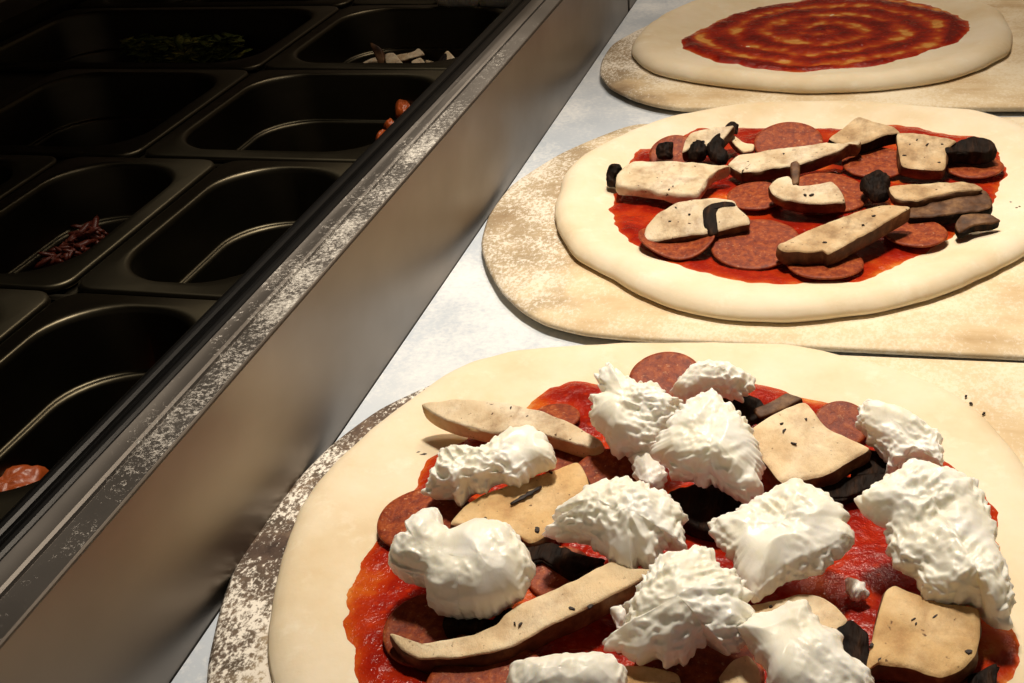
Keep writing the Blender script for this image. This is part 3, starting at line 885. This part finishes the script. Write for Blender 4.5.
slab(px('G', (640, 585), (700, 560), (770, 535), (860, 550), (935, 610), (960, 660), (900, 720), (780, 720), (690, 680)), .0235, .0070, MG, MG,
     'large black mushroom cap in the centre of the nearest pizza', b=.15, group=GN)
slab(px('E', (230, 160), (330, 145), (440, 190), (530, 210), (480, 250), (400, 270), (300, 215), (250, 220)), .0210, .0050, MG, MG,
     'dark mushroom piece under the central mozzarella of the nearest pizza', b=.1, group=GN)
slab(px('F', (850, 620), (925, 590), (920, 670), (830, 690)), .0200, .0050, MG, MG,
     'black mushroom piece at the right bottom corner of the lower right tan slice', b=.1, group=GN)
slab(px('E', (-60, 420), (0, 430), (100, 438), (160, 420), (190, 380), (160, 370), (100, 470), (20, 480), (-60, 470)), .0225, .0050, MG, MG,
     'dark mushroom piece under the smooth mozzarella ball, nearest pizza', b=.1, group=GN)
slab(px('G', (840, 215), (900, 195), (985, 215), (1010, 260), (960, 300), (900, 270)), .0270, .0050, MG, MG,
     'dark mushroom gills right of the rear mozzarella, nearest pizza', b=.3, group=GN)

# ---- nearest pizza: torn mozzarella
cheese(px('G', (340, 280), (348, 240), (388, 210), (368, 150), (392, 110), (412, 82), (442, 122), (482, 150), (545, 182), (580, 170), (640, 222), (690, 250), (680, 330), (620, 420), (570, 445), (490, 445), (425, 425), (400, 375), (352, 330)),
       .0400, 'tallest torn mozzarella piece with a pointed peak, back of nearest pizza', .013, .75, seed=1.1)
cheese(px('G', (590, 430), (630, 340), (690, 265), (765, 210), (825, 208), (872, 258), (925, 300), (962, 380), (988, 430), (1000, 520), (985, 600), (935, 622), (880, 592), (800, 545), (730, 548), (655, 510)),
       .0400, 'torn mozzarella piece hiding the right of the tallest one, nearest pizza', .013, .65, seed=2.3)
cheese(px('G', (650, 205), (700, 150), (725, 115), (780, 95), (820, 108), (880, 112), (950, 150), (945, 190), (890, 222), (820, 212), (760, 225), (700, 250)),
       .0350, 'flattish mozzarella piece farthest back on the nearest pizza', .009, .6, seed=3.7)
cheese(px('G', (495, 455), (550, 430), (600, 460), (632, 520), (622, 562), (585, 582), (530, 548)), .0250, 'small smooth mozzarella shred fallen below the tallest piece', .005, .4, seed=4.1, smoothk=.5, nth=120)
cheese(px('A', (115, 345), (140, 282), (165, 236), (220, 222), (275, 242), (320, 200), (370, 170), (432, 155), (480, 178), (498, 205), (518, 238), (500, 265), (440, 290), (400, 325), (345, 315), (290, 340), (250, 350), (212, 385), (180, 358), (135, 362)),
       .0310, 'waisted mozzarella piece at the left of the nearest pizza', .010, .4, seed=5.2)
cheese(px('I', (700, 240), (720, 172), (770, 150), (766, 110), (828, 50), (876, 46), (895, 100), (935, 128), 'E', (-10, 130), (60, 82), (140, 85), (192, 112), (248, 188), (272, 250), (242, 330), (180, 385), (130, 412), (85, 430), (0, 426), 'I', (960, 432), (880, 418), (838, 370), (828, 320), (790, 305), (722, 282)),
       .0330, 'smooth shiny mozzarella ball at the lower left of the nearest pizza', .014, .5, seed=6.9, smoothk=.45, core=px('P', (424, 556), (445, 566), (470, 576), (488, 574)))
cheese(px('A', (508, 430), (560, 392), (620, 345), (700, 316), (790, 332), (850, 360), (890, 392), (905, 455), (905, 520), (862, 500), (830, 588), (770, 575), (752, 608), (700, 580), (640, 522), (590, 500), (540, 490), (478, 480), (545, 462)),
       .0350, 'feathery torn mozzarella piece in the centre of the nearest pizza', .012, .5, seed=7.4)
cheese(px('E', (905, 95), (945, 160), (985, 215), 'F', (0, 285), (55, 365), (150, 305), (290, 262), (342, 215), (412, 155), (388, 92), (385, 40), (330, -5), 'D', (270, 548), (200, 512), (100, 560), (0, 612)),
       .0350, 'broad flat mozzarella piece right of centre on the nearest pizza', .010, .35, seed=8.8, smoothk=.7)
cheese(px('D', (415, 585), (500, 530), (560, 480), (612, 448), (680, 455), (740, 480), (830, 520), (872, 570), 'F', (885, 40), (920, 112), (930, 172), (970, 280), (986, 335), (972, 430), (940, 466), (885, 420), (860, 376), (740, 372), (650, 335), (630, 282), (548, 222), (520, 105), (440, 45)),
       .0360, 'largest mozzarella piece, at the right of the nearest pizza', .012, .4, seed=9.6, smoothk=.8)
cheese(px('D', (420, 310), (432, 242), (470, 236), (530, 250), (580, 260), (640, 290), (718, 345), (728, 465), (690, 455), (612, 450), (560, 480), (530, 475), (522, 420), (455, 362)),
       .0310, 'yellowish mozzarella piece at the far right of the nearest pizza', .010, .55, seed=10.3)
cheese(px('E', (522, 530), (560, 505), (600, 490), (640, 370), (700, 262), (740, 215), (790, 195), (850, 190), (900, 195), (960, 255), (1030, 290), (1060, 370), (1070, 480), (1030, 535), (960, 548), (905, 512), (830, 582), (760, 602), (700, 585), (640, 592), (570, 555)),
       .0340, 'shaggy mozzarella piece in the lower middle of the nearest pizza', .013, .55, seed=11.7)
cheese(px('F', (-10, 475), (60, 420), (170, 385), (240, 375), (272, 432), (310, 470), (370, 505), (395, 560), (440, 600), (478, 640), (480, 720), (380, 770), (220, 780), (100, 720), (88, 620), (48, 560)),
       .0330, 'creased mozzarella piece cut by the bottom edge of the picture', .010, .4, seed=12.5, smoothk=.6)
cheese(px('E', (168, 690), (190, 622), (300, 602), (420, 590), (545, 582), (598, 620), (605, 700), (560, 760), (400, 780), (200, 760)),
       .0310, 'lowest mozzarella piece, smooth, cut by the bottom edge near centre', .010, .3, seed=13.1, smoothk=.4)
cheese(px('E', (550, 410), (590, 393), (618, 430), (605, 468), (578, 474)), .0230, 'tiny mozzarella crumb left of the shaggy lower middle piece', .004, .4, seed=14.2, smoothk=.5, nth=90)
cheese(px('F', (385, 290), (420, 300), (452, 322), (455, 355), (405, 362), (385, 330)), .0185, 'tiny translucent mozzarella crumb on sauce left of the largest piece', .003, .2, seed=15.2, smoothk=.5, nth=90)

# ------------------------------------------------------------------ food in the pans
GP = 'mushroom slices in the steel pan'
slab(px('K', (170, 268), (230, 250), (300, 232), (330, 245), (340, 275), (280, 290), (190, 285)), .0130, .006, F_PALE, MSK, 'leftmost pale mushroom slice lying in the steel pan', b=.2, group=GP)
slab(px('K', (298, 182), (345, 205), (358, 250), (365, 290), (345, 290), (320, 240)), .0200, .006, MSK, MSK, 'brown skinned mushroom slice standing up in the steel pan', b=1.2, group=GP)
slab(px('K', (362, 230), (400, 225), (440, 270), (455, 300), (420, 310), (375, 300)), .0170, .006, F_PALE, MSK, 'pale mushroom slice leaning beside the standing brown one in the pan', b=.6, group=GP)
slab(px('K', (400, 235), (470, 225), (505, 205), (530, 230), (480, 245), (430, 260)), .0180, .006, F_PALE, MSK, 'narrow mushroom slice at the back of the heap in the pan', b=.4, group=GP)
slab(px('K', (475, 260), (515, 245), (535, 270), (535, 305), (480, 300)), .0165, .006, F_PALE, MSK, 'small mushroom slice between two others in the steel pan', b=.6, group=GP)
slab(px('K', (535, 255), (575, 270), (610, 235), (630, 215), (665, 250), (678, 290), (620, 310), (550, 305)), .0190, .007, F_PALE, MSK, 'white mushroom slice with brown centre nearest the rail in the pan', b=.6, group=GP,
     gill=px('K', (580, 272), (605, 232), (625, 225), (625, 262), (600, 280)))
GCB = 'white cheese balls in the far pan'
cheese(px('P', (436, -10), (455, -16), (476, -10), (478, 4), (458, 6), (438, 4)), .056, 'left white cheese ball in the farthest pan beside the rail', .018, .6, seed=21.2, smoothk=.3, nth=90, group=GCB, floor_z=-.05)
cheese(px('P', (482, -12), (505, -18), (526, -8), (526, 5), (500, 6), (480, 5)), .056, 'right white cheese ball in the farthest pan beside the rail', .018, .6, seed=22.2, smoothk=.3, nth=90, group=GCB, floor_z=-.05)
M_ORG = m_plain('roast_pepper', '#8a3c12', .4, nz=200, bump=200)
M_RED = m_plain('red_shreds', '#5e2416', .45, nz=200, bump=300)
GO = 'orange pepper bits in the steel pan'
blob(px('P', (396, 106), (408, 104), (414, 112), (404, 120), (396, 116)), .026, M_ORG, 'pepper_bit', 'orange pepper bit farthest back in the pan by the rail', 'vegetable bit', .006, group=GO)
blob(px('P', (376, 140), (384, 134), (391, 138), (388, 146), (378, 148)), .018, M_ORG, 'pepper_bit', 'orange pepper bit nearest the camera in the pan by the rail', 'vegetable bit', .006, group=GO, seed=4.)
blob(px('P', (384, 128), (392, 123), (397, 128), (391, 133)), .022, M_ORG, 'pepper_bit', 'small yellowish pepper bit between two others by the rail', 'vegetable bit', .005, group=GO, seed=6.)
blob(px('P', (-14, 500), (0, 480), (18, 473), (38, 472), (52, 474), (48, 500), (25, 530), (-5, 535)), .000, M_ORG, 'pepper_half', 'orange brown pepper half at bottom left, behind the black gasket', 'vegetable', .012, seed=8.)

def scatter(name, label, cat, region, z, count, mat, size, seed, leaf, lim):
    rnd = random.Random(seed); V, F = [], []
    P = [un(x, y, z) for x, y in region]; xs = [p[0] for p in P]; ys = [p[1] for p in P]
    Pn = [(p[0], p[1]) for p in P]
    def inside(x, y):
        c = False
        for (x1, y1), (x2, y2) in zip(Pn, Pn[1:] + Pn[:1]):
            if (y1 > y) != (y2 > y) and x < (x2 - x1) * (y - y1) / (y2 - y1) + x1: c = not c
        return c
    k = 0
    while k < count:
        x, y = rnd.uniform(min(xs), max(xs)), rnd.uniform(min(ys), max(ys))
        if not inside(x, y) or not (lim[0] < x < lim[1] and lim[2] < y < lim[3]): continue
        k += 1
        s = size * rnd.uniform(.6, 1.3); a = rnd.uniform(0, 6.28); tl = rnd.uniform(-.9, .9); zz = z + rnd.uniform(-.012, .006)
        b = len(V); n = 8
        rr = []
        for h, f in ((-.5, .5), (0, 1.), (.5, .55)):
            for j in range(n):
                t = 6.283 * j / n
                u, w = s * f * math.cos(t), s * f * (.45 if leaf else .3) * math.sin(t)
                hh = h * s * (.18 if leaf else .4) + u * tl * .6
                V.append((x + u * math.cos(a) - w * math.sin(a), y + u * math.sin(a) + w * math.cos(a), zz + hh))
        for q in range(2):
            for j in range(n): F.append((b + q * n + j, b + q * n + (j + 1) % n, b + (q + 1) * n + (j + 1) % n, b + (q + 1) * n + j))
        F.append(tuple(b + j for j in range(n))); F.append(tuple(b + 2 * n + j for j in range(n)))
    o = mk(name, V, F, mat); tag(o, label, cat, kind='stuff'); return recentre(o)
NG = NT('chopped_greens')
NG.p(color=NG.ramp(NG.noise(60, 4, .7), (.35, '#2c3818'), (.5, '#6d7a2c'), (.65, '#d8cf6a')), rough=.5)
scatter('chopped_greens', 'chopped dark and yellow greens in an outer pan', 'greens', px('P', (112, 36), (150, 22), (200, 16), (245, 24), (262, 32), (250, 42), (200, 50), (130, 48)), .028, 260, NG.m, .009, 3, True, (-.438, -.240, .865, .975))
scatter('red_shreds', 'shredded red topping heaped in an outer pan', 'shredded topping', px('P', (10, 262), (40, 228), (75, 208), (110, 198), (130, 206), (100, 240), (65, 265), (30, 275)), .012, 240, M_RED, .007, 5, False, (-.231, -.170, .512, .628))
GCR = 'white crumbs in the empty pan'
for cxp, cyp, lb in ((233, 246, 'larger white crumb in the empty pan beside the rail'), (238, 260, 'second white crumb, just below the larger one in the empty pan'), (197, 279, 'white crumb lowest in the empty pan beside the rail')):
    blob(px('P', (cxp - 2, cyp), (cxp, cyp - 3), (cxp + 2, cyp - 1), (cxp + 1, cyp + 3)), -.0575, MC, 'cheese_crumb', lb, 'crumb', .001, group=GCR, rough=.0003)

# ------------------------------------------------------------------ light
def light(name, kind, loc, target, energy, color, **k):
    d = bpy.data.lights.new(name, kind); d.energy = energy; d.color = color
    for a, v in k.items(): setattr(d, a, v)
    o = bpy.data.objects.new(name, d); COL.objects.link(o); o.location = loc
    o.rotation_euler = (Vector(target) - Vector(loc)).to_track_quat('-Z', 'Y').to_euler()
    return o
light('pendant_lamp', 'SPOT', (.11, .68, 1.05), (.18, .57, 0), 52, (1., .89, .74), spot_size=math.radians(53), spot_blend=1., shadow_soft_size=.06)
light('fill_light', 'AREA', (.2, 1.45, 1.6), (.1, 1.35, 0), 15, (1., .84, .66), size=.5)  # added fill with no seen source, lifts the pans and far counter
W = bpy.data.worlds.new('kitchen_air'); SC.world = W; W.use_nodes = True
bg = W.node_tree.nodes['Background']; bg.inputs[0].default_value = (.75, .62, .5, 1); bg.inputs[1].default_value = .08

vs = SC.view_settings
vs.view_transform = 'Standard'; vs.look = 'None'; vs.gamma = 1; vs.exposure = .0
try: vs.use_curve_mapping = False
except Exception: pass
